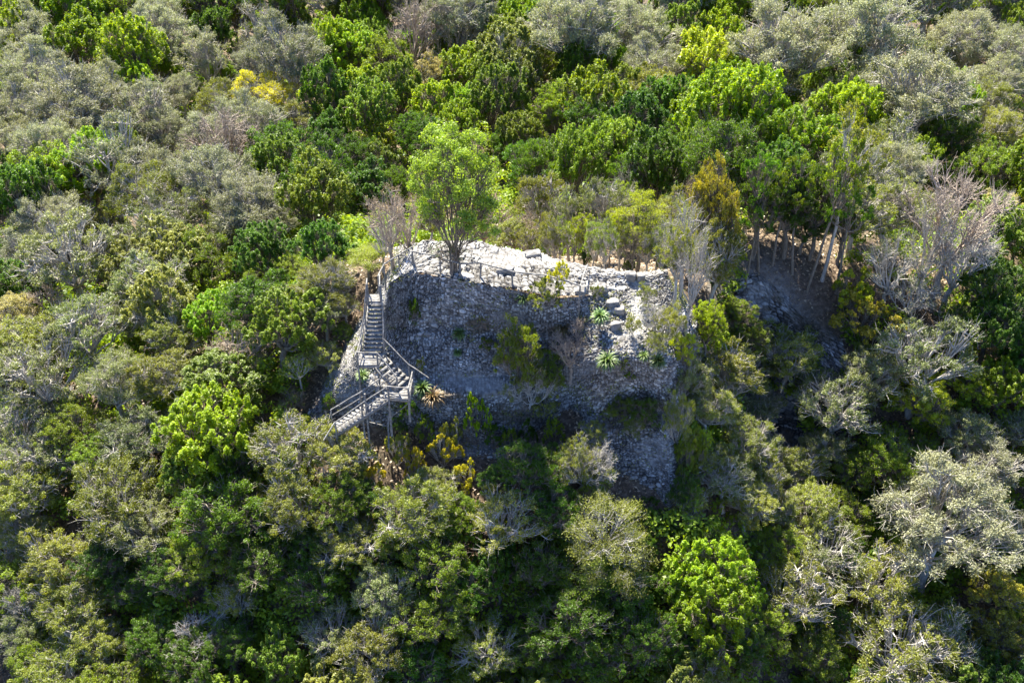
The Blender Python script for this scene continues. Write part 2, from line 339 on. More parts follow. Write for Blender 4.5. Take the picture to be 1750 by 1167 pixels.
def dirt_wall(Q):
    d = blob(Q, 818, 556, 24, 15, .6) + blob(Q, 1000, 735, 90, 26, .3) + blob(Q, 1090, 715, 60, 30, .3) + blob(Q, 760, 735, 90, 26, .2)
    d += blob(Q, 660, 760, 60, 30, .2) + blob(Q, 900, 700, 60, 30, .3) + blob(Q, 960, 570, 45, 28, .25) + blob(Q, 800, 600, 40, 22, .14) + blob(Q, 770, 675, 40, 10, .3)
    d -= blob(Q, 840, 650, 60, 22, .5) + blob(Q, 1060, 640, 90, 30, .3) + blob(Q, 600, 660, 50, 60, .2) + blob(Q, 1090, 540, 24, 70, .5) + blob(Q, 1120, 800, 60, 70, .2) + blob(Q, 870, 545, 40, 18, .3)
    return d - .03
def smooth_wall(Q):
    return np.clip(blob(Q, 800, 652, 62, 17, 1, .12) + blob(Q, 868, 545, 38, 16, .8) + blob(Q, 1088, 535, 17, 68, 1.1, .05) + blob(Q, 590, 655, 26, 45, .6) + blob(Q, 1120, 775, 36, 20, .5) + blob(Q, 845, 668, 30, 14, .6), 0, 1)
def smooth_top(Q): return .25*(fbm(Q[..., 0]*.9, Q[..., 1]*.9, 55) > .5)+blob(Q, 850, 440, 60, 14, .7)+blob(Q, 1090, 485, 24, 14, .8)
def shift(o, me_obj): pass
wall, WQ, Wq = loft("stepped_wall", LEVW, 560, 1080, .19, .11, .26, 3, [M_STONE], ruin, dirtf=dirt_wall, smf=smooth_wall)
# terrace top: from the rim back to a low rear edge
rim = LEVW[0]
back = np.array([P(*p) for p in [(738,414,19.9),(742,414,20),(750,414,20.1),(765,413,20.1),(790,412,20.2),(815,414,20.2),(840,422,20.1),(872,428,20),(905,432,20),(940,440,20),(975,449,19.9),(1010,458,19.8),(1050,464,19.6),(1095,468,19.4),(1142,466,19)]])
mid = .5*(rim+back); mid[:, 2] += .25 + .12*np.sin(np.arange(15)*1.7)
drop = back.copy(); drop[:, 1] += 2.2; drop[:, 2] -= 3.5
TW = np.stack([drop, back, mid, rim])
top, TQ, Tq = loft("terrace_top", TW, 200, 640, .24, .18, .40, 19, [M_STONE], ruin, dirtf=lambda Q: -.12+0*Q[..., 0], toneadd=.10, depth=.21, smf=smooth_top)
for o in (wall, top): o.matrix_parent_inverse = RI
tag(ruin, "stepped pale limestone pyramid ruin with rubble walls and a flat top terrace", "ruin")
def gpt(px, py, up):
    d = ray(px, py); t = np.linspace(40, 120, 3000); p = np.array([0, 0, CAMZ])+t[:, None]*d
    return p[np.argmax(p[:, 2] <= ground(p[:, 0], p[:, 1])+up)]
RL = [[(1255,470,-.4),(1290,462,-.4),(1325,480,-.4),(1362,520,-.4),(1395,545,-.4),(1440,570,-.4)],
 [(1255,485,.3),(1290,478,.4),(1322,495,.4),(1360,532,.4),(1395,560,.35),(1440,585,.2)],
 [(1255,540,.5),(1300,545,.7),(1340,552,.7),(1380,575,.5),(1415,600,.4),(1450,625,.1)],
 [(1262,585,.3),(1300,590,.4),(1340,600,.4),(1378,612,.3),(1412,632,.2),(1450,650,-.1)],
 [(1270,660,.5),(1300,665,.7),(1340,672,.8),(1375,680,.6),(1410,690,.3),(1450,700,-.2)],
 [(1280,740,.3),(1305,745,.5),(1340,750,.6),(1372,755,.5),(1400,760,.2),(1440,765,-.4)],
 [(1285,800,-.5),(1310,800,-.5),(1340,800,-.5),(1372,800,-.5),(1400,800,-.6),(1440,800,-.8)]]
ledge = empty("rock_ledge", tuple(gpt(1340, 700, 0)))
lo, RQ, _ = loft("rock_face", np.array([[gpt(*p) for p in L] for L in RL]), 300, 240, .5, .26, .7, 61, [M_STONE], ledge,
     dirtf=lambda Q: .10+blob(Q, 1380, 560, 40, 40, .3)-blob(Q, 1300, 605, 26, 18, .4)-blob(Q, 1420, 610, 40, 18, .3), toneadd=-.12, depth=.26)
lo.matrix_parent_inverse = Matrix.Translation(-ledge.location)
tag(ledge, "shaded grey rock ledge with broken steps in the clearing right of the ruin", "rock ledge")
bv1 = BVHTree.FromPolygons([tuple(v) for v in np.concatenate([WQ[::3, ::3].reshape(-1, 3)])],
      [tuple(map(int, f)) for f in (lambda i: np.stack([i[:-1, :-1], i[1:, :-1], i[1:, 1:], i[:-1, 1:]], -1).reshape(-1, 4))(np.arange(WQ[::3, ::3, 0].size).reshape(WQ[::3, ::3, 0].shape))])
bv2 = BVHTree.FromPolygons([tuple(v) for v in TQ[::3, ::3].reshape(-1, 3)],
      [tuple(map(int, f)) for f in (lambda i: np.stack([i[:-1, :-1], i[1:, :-1], i[1:, 1:], i[:-1, 1:]], -1).reshape(-1, 4))(np.arange(TQ[::3, ::3, 0].size).reshape(TQ[::3, ::3, 0].shape))])
TT = np.linspace(35, 230, 1600)
def hit(px, py):
    """nearest surface (ruin or ground) seen at this photo pixel"""
    d = ray(px, py); dn = Vector(d).normalized(); o = Vector((0, 0, CAMZ)); best = None
    for b in (bv1, bv2):
        loc, nor, i, dist = b.ray_cast(o, dn)
        if loc is not None and (best is None or dist < best[0]): best = (dist, np.array(loc))
    p = np.array([0, 0, CAMZ])+TT[:, None]*d; g = ground(p[:, 0], p[:, 1]); k = np.argmax(p[:, 2] <= g)
    dg = TT[k]*np.linalg.norm(d)
    if best is None or (dg < best[0] and p[k, 2] <= g[k]): return p[k]
    return best[1]
def down(x, y, zdef=None):
    z = ground(x, y)[0]
    for b in (bv1, bv2):
        loc, *_ = b.ray_cast(Vector((x, y, 40)), Vector((0, 0, -1)))
        if loc is not None: z = max(z, loc.z)
    return z

# ------------------------------------------------------------------ stair, railings, blocks
def wob(r, a=.03): return np.array([r.uniform(-a, a) for _ in range(3)])
rs = random.Random(5)
stair = empty("wooden_stair", tuple(P(640, 700, 12.6)))
SI = Matrix.Translation(-stair.location)
tag(stair, "weathered grey wooden stairs with landings and pole railings climbing the left side of the ruin", "stairs")
def part(name, bag, parent, mt, inv):
    o = link(name, bag.mesh(name, mt), parent); o.matrix_parent_inverse = inv; return o
def sub(name, bag, parent, mt):
    return link(name, bag.mesh(name, mt), parent)
def flight(a0, a1, b0, b1, nst, sidew=.22):
    """a0,a1 = left/right corners of the upper end, b0,b1 = lower end"""
    a0, a1, b0, b1 = map(np.asarray, (a0, a1, b0, b1))
    st = Bag()
    for s, e in ((a0, b0), (a1, b1)):
        st.bar(s-(0, 0, .14), e-(0, 0, .14), .07, sidew)
    sp = part("stringers", st, stair, M_WOOD, SI)
    for i in range(nst):
        t = (i+.5)/nst; l = a0*(1-t)+b0*t; r = a1*(1-t)+b1*t; tr = Bag()
        run = unit(((b0+b1)-(a0+a1))*np.array((1, 1, 0))); z = np.array((0, 0, .04))
        off = run*.0
        wdt = .27
        V = np.array([l-run*wdt/2+z, r-run*wdt/2+z, r+run*wdt/2+z, l+run*wdt/2+z]); V = np.concatenate([V, V-np.array((0, 0, .05))])
        tr.add(V, np.array([[0, 3, 2, 1], [4, 5, 6, 7], [0, 1, 5, 4], [1, 2, 6, 5], [2, 3, 7, 6], [3, 0, 4, 7]]))
        part("tread", tr, stair, M_WOOD, SI)
def deck(c, z0name="landing"):
    """c = 4 corners (top), planks across"""
    c = [np.asarray(q, float) for q in c]; b = Bag(); n = 7
    for i in range(n):
        t0, t1 = (i+.04)/n, (i+.96)/n
        q = [c[0]*(1-t0)+c[3]*t0, c[1]*(1-t0)+c[2]*t0, c[1]*(1-t1)+c[2]*t1, c[0]*(1-t1)+c[3]*t1]
        j = np.array((0, 0, rs.uniform(-.008, .008)))
        V = np.array([v+j for v in q]+[v+j-np.array((0, 0, .05)) for v in q])
        b.add(V, np.array([[0, 3, 2, 1], [4, 5, 6, 7], [0, 1, 5, 4], [1, 2, 6, 5], [2, 3, 7, 6], [3, 0, 4, 7]]))
    for k in range(4): b.bar(c[k]-(0, 0, .13), c[(k+1) % 4]-(0, 0, .13), .06, .14)
    return part(z0name, b, stair, M_WOOD, SI)
def pole(name, pts, r, parent=stair, inv=SI):
    pts = [np.asarray(p, float) for p in pts]; Q = []
    for i in range(len(pts)-1):
        for t in (0, .33, .66): Q.append(pts[i]*(1-t)+pts[i+1]*t+wob(rs, .02))
    Q.append(pts[-1]); b = Bag(); b.tube(Q, np.linspace(r, r*.85, len(Q)), 8)
    d = Q[-1]-Q[-2]; d = d/np.linalg.norm(d); b.tube([Q[-1], Q[-1]+d*.004], [r*.85, .002], 8)
    d = Q[0]-Q[1]; d = d/np.linalg.norm(d); b.tube([Q[0], Q[0]+d*.004], [r, .002], 8)
    return part(name, b, parent, M_WOOD, inv)
zt, z1, z2, zb = 19.35, 16.9, 15.75, 13.1
# top landing
A = [P(631, 503, zt), P(651, 503, zt), P(653, 515, zt), P(630, 515, zt)]
deck(A)
B0, B1 = P(621, 601, z1+.1), P(655, 601, z1+.1)
flight(P(630, 515, zt-.05), P(653, 515, zt-.05), B0, B1, 12)
# middle landing
deck([P(616, 602, z1), P(660, 602, z1), P(646, 624, z1), P(611, 624, z1)])
flight(P(660, 609, z1-.03), P(640, 624, z1-.03), P(700, 648, z2+.1), P(678, 668, z2+.1), 6)
deck([P(664, 660, z2), P(704, 641, z2), P(700, 683, z2), P(664, 680, z2)])
flight(P(664, 667, z2-.03), P(664, 682, z2-.03), P(567, 728, zb), P(572, 744, zb), 14)
# railings
def post(px, py, z, h, r=.055, dn=.6, name="post"):
    b = P(px, py, z); return pole(name, [b-(0, 0, dn), b+(0, 0, h)], r), b+np.array((0, 0, h))
_, a = post(629, 515, zt, 1.25, .07); _, b = post(651, 515, zt, 1.15, .07); _, c = post(629, 500, zt, 1.0, .06); _, d = post(651, 498, zt, 1.2, .06)
_, m0 = post(618, 601, z1, 1.0); _, m1 = post(657, 603, z1, 1.05); _, q0 = post(625, 558, 18.1, 1.05, dn=1.2); _, q1 = post(657, 560, 18.05, 1.05, dn=1.5)
pole("handrail", [a, q0, m0], .045); pole("handrail", [b, q1, m1], .045)
pole("handrail", [a-(0, 0, .5), q0-(0, 0, .5), m0-(0, 0, .5)], .035)
pole("handrail", [a, c], .04); pole("handrail", [b, d], .04)
_, n0 = post(612, 624, z1, .95, .06, 4.3, "support_post"); _, n1 = post(646, 625, z1, .95, .06, 3.4, "support_post")
pole("handrail", [m0, n0], .045); pole("handrail", [n0, n1], .045); pole("handrail", [n0-(0, 0, .48), n1-(0, 0, .48)], .04); pole("handrail", [m0-(0, 0, .48), n0-(0, 0, .48)], .035)
_, s0 = post(680, 668, z2, 1.0, .06); pole("handrail", [n1, s0], .045)
_, s1 = post(700, 646, z2, 1.0, .055); pole("handrail", [m1, s1], .045); pole("handrail", [s1, P(733, 646, z2+.45)], .04)
_, u0 = post(665, 683, z2, 1.0, .07, 2.8, "support_post"); _, u1 = post(699, 686, z2, 1.0, .07, 1.6, "support_post"); _, u2 = post(706, 658, z2, 1.0, .055)
pole("handrail", [u0, u1], .05); pole("handrail", [u0-(0, 0, .5), u1-(0, 0, .5)], .045); pole("handrail", [u1, u2], .045); pole("handrail", [u1-(0, 0, .5), u2-(0, 0, .5)], .04)
_, u3 = post(664, 662, z2, 1.0, .05)
_, v0 = post(620, 713, 14.35, 1.05, .055, 1.6); _, v1 = post(575, 744, zb, 1.0, .055, .6)
_, x0 = post(617, 694, 14.35, 1.05, .05, 1.4); _, x1 = post(568, 722, zb, 1.0, .05, .6)
pole("handrail", [u0, v0, v1, P(553, 752, zb+.5)], .045); pole("handrail", [u0-(0, 0, .45), v0-(0, 0, .45), v1-(0, 0, .45)], .035)
pole("handrail", [s0+(0, 0, -.15), u3, x0, x1], .045); pole("handrail", [u3-(0, 0, .45), x0-(0, 0, .45), x1-(0, 0, .45)], .035)
post(628, 722, 14.0, 2.2, .06, 2.4, "support_post"); pole("support_post", [P(663, 752, 12.6)-(0, 0, .6), P(664, 708, 14.0)], .06)
pole("brace", [P(664, 716, 13.2), P(697, 690, 15.2)], .04); pole("brace", [P(632, 722, 13.2), P(662, 728, 13.2)], .035)
for o in [o for o in stair.children if o.name.startswith('post')][:0]: pass

# terrace railing
rail = empty("pole_railing", tuple(down(*P(850, 478, 20)[:2]) and P(850, 478, 20)))
RI2 = Matrix.Translation(-rail.location)
tag(rail, "thin weathered pole railing on posts along the front edge of the terrace top", "railing")
tops = []
for (px, py, z) in [(706, 453, 20), (752, 463, 20.1), (788, 474, 20.1), (821, 473, 20.2), (875, 488, 20.1), (931, 494, 20.1), (990, 512, 19.7)]:
    b0 = P(px, py, z); b0[2] = down(b0[0], b0[1]); t = P(px, py, z)+np.array((rs.uniform(-.05, .05), 0, 1.02))
    pole("post", [b0-(0, 0, .3), t], .06, rail, RI2); tops.append(t)
for i in range(len(tops)-1): pole("top_rail", [tops[i]-(0, 0, .04), tops[i+1]-(0, 0, .04)], .055, rail, RI2)
pole("brace", [tops[-1]-(0, 0, .05), P(1004, 452, 20.4)], .045, rail, RI2)
rail2 = empty("pole_railing", tuple(P(675, 475, 19.4)))
RI3 = Matrix.Translation(-rail2.location)
tag(rail2, "pole handrail slanting up from the stair head to the terrace's left rear corner", "railing")
tp = []
for (px, py, z) in [(648, 498, 19.4), (658, 478, 19.5), (683, 462, 19.8), (706, 448, 20)]:
    b0 = P(px, py, z); t = b0+np.array((0, 0, 1.1)); pole("post", [b0-(0, 0, .8), t], .05, rail2, RI3); tp.append(t)
for i in range(3): pole("top_rail", [tp[i], tp[i+1]], .045, rail2, RI3)

def block_mesh(name, sx, sy, sz, seed):
    r = np.random.RandomState(seed); n = 9
    L = np.linspace(-1, 1, n); V = []; Fq = []; off = 0
    for ax_, sg in [(a, s) for a in range(3) for s in (-1, 1)]:
        a, b = np.meshgrid(L, L, indexing='ij'); c = np.full(a.shape, float(sg))
        xyz = [None]*3; xyz[ax_] = c; xyz[(ax_+1) % 3] = a; xyz[(ax_+2) % 3] = b
        p = np.stack(xyz, -1).reshape(-1, 3); V.append(p)
        idx = np.arange(n*n).reshape(n, n)+off; q = np.stack([idx[:-1, :-1], idx[1:, :-1], idx[1:, 1:], idx[:-1, 1:]], -1).reshape(-1, 4)
        if sg < 0: q = q[:, ::-1]
        Fq.append(q); off += n*n
    V = np.concatenate(V)
    nn = (np.abs(V)**5).sum(-1, keepdims=True)**(1/5.); V = V/nn
    d = .24*(fbm(V[:, 0]*1.7+seed+V[:, 2], V[:, 1]*1.7+V[:, 2]*1.3+3, seed)-.5)*2 + .07*(vnoise(V[:, 0]*8+seed, V[:, 1]*8+V[:, 2]*7, seed)-.5)
    V = V*(1+d[:, None])*np.array((sx, sy, sz))/2
    return mesh_from(name, V, np.concatenate(Fq), 4, [M_STONE], {"tone": .22+.42*vnoise(V[:, 0]*6+9, V[:, 1]*6+V[:, 2]*5+9, seed), "dirt": np.zeros(len(V))-.2}, True)
BL = [(911,434,1.0,.55,.5,8,"squared stone block alone at the rear edge of the terrace top"),
 (864,459,1.05,.6,.45,-5,"flat stone block lying in the middle of the terrace behind the railing"),
 (953,455,.9,.5,.4,12,"low grey block near the right rear of the terrace, casting a short shadow"),
 (1078,472,.6,.55,.6,-10,"left of two dark upright blocks at the right rear corner of the terrace"),
 (1094,473,.5,.5,.6,15,"right of two dark upright blocks at the right rear corner of the terrace"),
 (1026,492,.75,.6,.75,4,"chunky block in the broken masonry of the right shoulder, topmost in its column"),
  (1047,520,.75,.6,.55,10,"rounded block between the chunky block and the pale slab on the right shoulder"),
 (1056,528,.8,.55,.5,-12,"pale slab beside the worn path on the right shoulder"),
  (993,498,.65,.5,.4,-15,"small block at the foot of the last railing post"),
 (1052,556,.6,.5,.6,5,"narrow block standing left of the worn path, lowest on the shoulder")]
for i, (px, py, sx, sy, sz, rz, lab) in enumerate(BL):
    h = hit(px, py+6); o = link("stone_block", block_mesh("stone_block", sx, sy, sz, i+3))
    o.location = (h[0], h[1]+.1, down(h[0], h[1]+.1)+sz*.16); o.rotation_euler = (rs.uniform(-.1, .1), rs.uniform(-.1, .1), math.radians(rz)); tag(o, lab, "stone block", "blocks on the ruin")

# ------------------------------------------------------------------ trees: a few shapes, many individuals
def bez(p0, p1, p2, K, jit, R):
    t = np.linspace(0, 1, K)[None, :, None]
    p = (1-t)**2*p0[:, None]+2*t*(1-t)*p1[:, None]+t*t*p2[:, None]
    j = R.normal(size=p.shape)*jit; j[:, 0] = 0; j[:, -1] = 0
    return p+j
def leaves(C, N, L, R, tint, wr=.5, rand=.7, up=.35):
    """diamond leaves centred at C (n,3), preferred normals N"""
    n = len(C)
    nm = unit(N + np.array((0, 0, up)) + R.normal(size=(n, 3))*rand)
    a = unit(np.cross(nm, R.normal(size=(n, 3)))); b = np.cross(nm, a)
    ln = (L*R.uniform(.6, 1.35, n))[:, None]
    V = np.stack([C-a*ln*.5, C+b*ln*wr*.5+a*ln*.05, C+a*ln*.5-nm*ln*.12, C-b*ln*wr*.5+a*ln*.05], 1)
    return V.reshape(-1, 3), np.arange(n*4).reshape(n, 4), np.repeat(tint, 4)
def make_shape(kind, seed):
    """a tree in metres with crown radius 3.5, base at z=0; returns trunk mesh, crown mesh, crown centre height, half height"""
    R = np.random.RandomState(seed)
    P_ = dict(round=(5.6, 2.9, 18, 20, 105, .155, .5), tuft=(6.2, 3.4, 18, 20, 120, .19, .55), open=(5.6, 2.6, 15, 15, 80, .165, .5),
              fine=(5.8, 2.7, 18, 20, 115, .13, .45), spray=(6, 3.1, 12, 11, 110, .17, .35), bare=(5.8, 2.9, 12, 8, 0, .1, .5), thin=(5.8, 2.9, 12, 10, 26, .14, .5),
              slender=(9.5, 2.9, 8, 14, 60, .2, .6), shrub=(2.6, 2.4, 9, 16, 75, .26, .6), column=(7.5, 6.5, 22, 18, 115, .19, .55), bush=(2.7, 2.5, 12, 17, 95, .16, .5), flat=(5.2, 1.5, 11, 16, 80, .15, .5), multi=(6.6, 4.5, 26, 16, 88, .16, .55))
    Hc, Vh, nl, nc, nleaf, LL, wr = P_[kind]
    # lobes: spread over the upper shell
    k = np.arange(nl)+.5; ph = math.pi*(1+5**.5)*k+R.uniform(0, 6); zz = 1-k/nl*(1.8 if kind == 'multi' else 1.4); rr = np.sqrt(np.maximum(0, 1-zz**2)); lr = R.uniform(.24, .47, nl)
    if kind in ('column', 'multi'): lr = lr*.8
    dirs = np.stack([rr*np.cos(ph), rr*np.sin(ph), zz], -1)
    rad = R.uniform(.48, .86, nl)[:, None]
    cen = dirs*rad*np.array((3.5, 3.5, Vh)) + np.array((0, 0, Hc)) + R.normal(size=(nl, 3))*.25
    asym = R.normal(size=2)*.35; cen[:, :2] += asym*(cen[:, 2:3]-Hc+1)*.3
    if kind in ('flat', 'spray'): lr = lr*1.1
    # clumps on each lobe
    CC = []; CL = []; CD = []
    for i in range(nl):
        d = unit(R.normal(size=(nc*2, 3))+np.array((0, 0, .55))+dirs[i]*.5)
        d = d[d[:, 2] > -.45][:nc]
        s = 3.5*lr[i]*R.uniform(.55, 1.15, len(d))[:, None]
        fl = np.array((1, 1, .45 if kind in ('spray', 'flat') else .62 if kind in ('open', 'fine', 'bare', 'thin') else .95))
        CC.append(cen[i]+d*s*fl); CD.append(d); CL += [i]*len(d)
    CC = np.concatenate(CC); CD = np.concatenate(CD); CL = np.array(CL); n = len(CC)
    # ---- wood
    bag = Bag(); tr = {'slender': .17, 'shrub': .10, 'bush': .12, 'column': .26, 'multi': .08}.get(kind, .24)
    fork = np.array((R.normal()*.3, R.normal()*.3, Hc*{'slender': .72, 'shrub': .15, 'bush': .14, 'multi': .12, 'open': .5, 'thin': .45, 'bare': .45}.get(kind, .55)))
    base = np.array([[0, 0, -.6]]); tp = bez(base, np.array([[R.normal()*.5, R.normal()*.5, fork[2]*.5]]), fork[None], 9, .05, R)
    bag.add(*tubes(tp, np.linspace(tr*1.5, tr*.95, 9)[None]*np.array([1.5]+[1]*8), 9))
    if kind == 'multi':
        m = 7; bb = np.stack([R.normal(size=m)*.35, R.normal(size=m)*.3, np.full(m, -.6)], -1)
        an = R.uniform(0, 6.28, m); ee = np.stack([np.cos(an)*.9, np.sin(an)*.8, R.uniform(3.5, 5.5, m)], -1)
        bag.add(*tubes(bez(bb, bb*.6+ee*.4-np.stack([np.cos(an), np.sin(an), an*0], -1)*.4, ee, 9, .05, R), np.repeat(np.linspace(.065, .04, 9)[None], m, 0), 7))
    mid = (fork+cen)/2 + R.normal(size=(nl, 3))*.35; mid[:, 2] -= .25
    limb = bez(np.repeat(fork[None], nl, 0), mid, cen, 9, .07, R)
    r0 = tr*R.uniform(.38, .62, nl)
    bag.add(*tubes(limb, r0[:, None]*np.linspace(1, .32, 9)[None], 6))
    tpos = R.randint(4, 9, n); st = limb[CL, tpos]
    md = (st+CC)/2 + R.normal(size=(n, 3))*.16 - np.array((0, 0, .08))
    br = bez(st, md, CC, 5, .035, R); thick = {'bare': 1.6, 'thin': 1.4, 'open': 1.6, 'fine': 1.15, 'round': 1.2}.get(kind, .9)
    bag.add(*tubes(br, np.repeat(np.linspace(.045, .017, 5)[None]*thick, n, 0), 4))
    nt_ = {'bare': 7, 'thin': 4, 'open': 5, 'fine': 5, 'multi': 4, 'round': 4, 'spray': 4, 'bush': 5}.get(kind, 2)
    ci = np.repeat(np.arange(n), nt_); t2 = R.randint(2, 5, len(ci)); s2 = br[ci, t2]
    L2 = R.uniform(.3, 1.0, len(ci))[:, None]*(1.25 if kind in ('bare', 'thin') else .9)
    d2 = unit(CD[ci]+np.array((0, 0, .35))+R.normal(size=(len(ci), 3))*.75)
    e2 = s2+d2*L2; tw = bez(s2, (s2+e2)/2+R.normal(size=e2.shape)*.07, e2, 4, .015, R)
    wtw = {'bare': .02, 'thin': .017, 'open': .014, 'fine': .012, 'round': .013, 'spray': .013}.get(kind, .009)
    bag.add(*tubes(tw, np.repeat(np.array([[1, .9, .7, .35]])*wtw, len(ci), 0), 3))
    if kind == 'bare':
        ci3 = np.repeat(np.arange(len(ci)), 2); s3 = tw[ci3, R.randint(1, 3, len(ci3))]
        e3 = s3+unit(d2[ci3]+R.normal(size=(len(ci3), 3))*.8)*R.uniform(.15, .45, len(ci3))[:, None]
        bag.add(*tubes(bez(s3, (s3+e3)/2+R.normal(size=e3.shape)*.04, e3, 3, 0, R), np.repeat(np.array([[1, .8, .4]])*.013, len(ci3), 0), 3))
    trunk = bag.mesh("trunk", BARK['pale'], smooth=True)
    if nleaf == 0: return trunk, None, Hc, Vh
    # ---- leaves
    ctint = R.uniform(.25, .75, n); dens = np.clip(R.uniform(-.1, 1.3, n), .05, 1.3)*nleaf*1.12
    if kind == 'thin': dens *= (R.uniform(size=n) > .35)
    if kind == 'open': dens *= (R.uniform(size=n) > .12)
    li = np.repeat(np.arange(n), dens.astype(int)); m = len(li)
    if kind == 'tuft' or kind == 'column':
        q = R.normal(size=(m, 3)); q = unit(q)*(R.uniform(0, 1, m)**.45)[:, None]
        hgt = R.uniform(0, 1, m)[:, None]
        q[:, :2] *= (.36*(1-.55*hgt)); q[:, 2] = q[:, 2]*.14 + hgt[:, 0]*.55-.18
        C = CC[li]+q; N = unit(q*np.array((1, 1, .4))+np.array((0, 0, .25)))
    elif kind in ('spray', 'flat'):
        q = R.normal(size=(m, 3))*np.array((.38, .38, .07)); q[:, 2] -= .22*(q[:, 0]**2+q[:, 1]**2)
        C = CC[li]+q; N = np.tile(np.array((0, 0, 1.)), (m, 1))
    else:
        q = unit(R.normal(size=(m, 3)))*(R.uniform(.15, 1, m)**.5)[:, None]
        sp = {'round': .36, 'fine': .37, 'open': .37, 'thin': .46, 'multi': .44, 'slender': .38, 'shrub': .34, 'bush': .40}[kind]*R.uniform(.6, 1.35, n)[li][:, None]
        C = CC[li]+q*sp*np.array((1, 1, .72)); N = unit(q+CD[li]*.5)
    tint = np.clip(ctint[li]*.55+R.uniform(0, 1, m)*.45, 0, 1)
    V, Q, T = leaves(C, N, LL, R, tint, wr, .62 if kind in ('tuft', 'column', 'shrub') else .8)
    crown = mesh_from("crown", V, Q, 4, [LEAF['M']], {"tint": T})
    return trunk, crown, Hc, Vh
SHAPES = {}
for kind, ns in dict(round=5, tuft=4, open=5, fine=4, spray=2, bare=2, thin=2, slender=2, shrub=2, bush=2, column=2, flat=1, multi=1).items():
    for i in range(ns): SHAPES.setdefault(kind, []).append(make_shape(kind, 100+17*i+sum(map(ord, kind))))

LOOK = {'B': 'bright green', 'D': 'deep green', 'M': 'mid-green', 'G': 'olive-grey', 'S': 'silvery grey', 'O': 'olive', 'Y': 'yellow', 'L': 'lime green', 'R': 'orange-tinged', 'P': 'pale gold', 'K': 'dry pinkish', 'A': 'yellowish green'}
FORM = {'round': 'billowing tree', 'tuft': 'tufted tree', 'open': 'open-branched tree', 'fine': 'fine-leaved tree', 'spray': 'tree with drooping sprays', 'bare': 'leafless twiggy tree', 'thin': 'sparse twiggy tree',
        'slender': 'slender-trunked tree', 'shrub': 'bush', 'bush': 'spreading bush', 'column': 'tall columnar tree', 'flat': 'flat-topped tree', 'multi': 'many-stemmed tree'}
NAME = {'bush': 'shrub', 'tuft': 'tufted_tree', 'fine': 'fine_leaved_tree', 'open': 'open_branched_tree', 'spray': 'spray_tree', 'shrub': 'shrub', 'bare': 'leafless_tree', 'thin': 'sparse_tree', 'column': 'columnar_tree', 'slender': 'slender_tree', 'multi': 'multi_stem_tree', 'flat': 'flat_topped_tree'}
TREES = []
rt = random.Random(11)
def place(px, py, rx, sp, kind, va=1.0, base=None, hs=1.0, bark=None, var=None):
    """crown centre at photo pixel (px,py) with half-width rx pixels; base=(px,py) fixes the foot instead"""
    lst = SHAPES[kind]; vi = rt.randrange(len(lst)) if var is None else var % len(lst); tm, cm, Hc, Vh = lst[vi]
    d = ray(px, py)
    if base is None:
        p = np.array([0, 0, CAMZ])+TT[:, None]*d
        R_ = rx*TT/F; s = R_/3.5*1.0
        g = ground(p[:, 0], p[:, 1])
        k = np.argmax(p[:, 2] <= g + s*va*hs*Hc)
        if k == 0: return None
        s, x, y = s[k], p[k, 0], p[k, 1]; z = g[k]; sz = s*va
        szz = sz*hs
    else:
        b = hit(*base); x, y, z = b; dep = proj(b)[2]; s = rx*dep/F/3.5
        # height so that the crown centre reaches the wanted pixel row
        zs = np.linspace(.3, 25, 500); yy = np.array([proj((x, y, z+q))[1] for q in zs]); szz = zs[np.argmin(np.abs(yy-py))]/Hc; sz = szz
    leafless = cm is None
    root = empty(NAME.get(kind, 'broadleaf_tree'), (x, y, z), rt.uniform(0, 6.28), (s*rt.uniform(.86, 1.16), s*rt.uniform(.86, 1.16), szz))
    root.rotation_euler[0] = rt.uniform(-.09, .09); root.rotation_euler[1] = rt.uniform(-.09, .09)
    bk = BARK[bark or ('pink' if sp == 'K' else 'pale' if sp in 'GSOPY' or kind in ('open', 'bare') else 'dark')]
    t = bpy.data.objects.new("trunk", tm); COL.objects.link(t); t.parent = root
    t.material_slots[0].link = 'OBJECT'; t.material_slots[0].material = bk
    if not leafless:
        c = bpy.data.objects.new("crown", cm); COL.objects.link(c); c.parent = root
        c.material_slots[0].link = 'OBJECT'; c.material_slots[0].material = LEAF[sp]
    cp = proj((x, y, z+szz*Hc))
    TREES.append(dict(o=root, sp=sp, kind=kind, px=cp[0], py=cp[1], r=rx, H=szz*(Hc+Vh), xyz=(x, y, z), leafless=leafless))
    return root

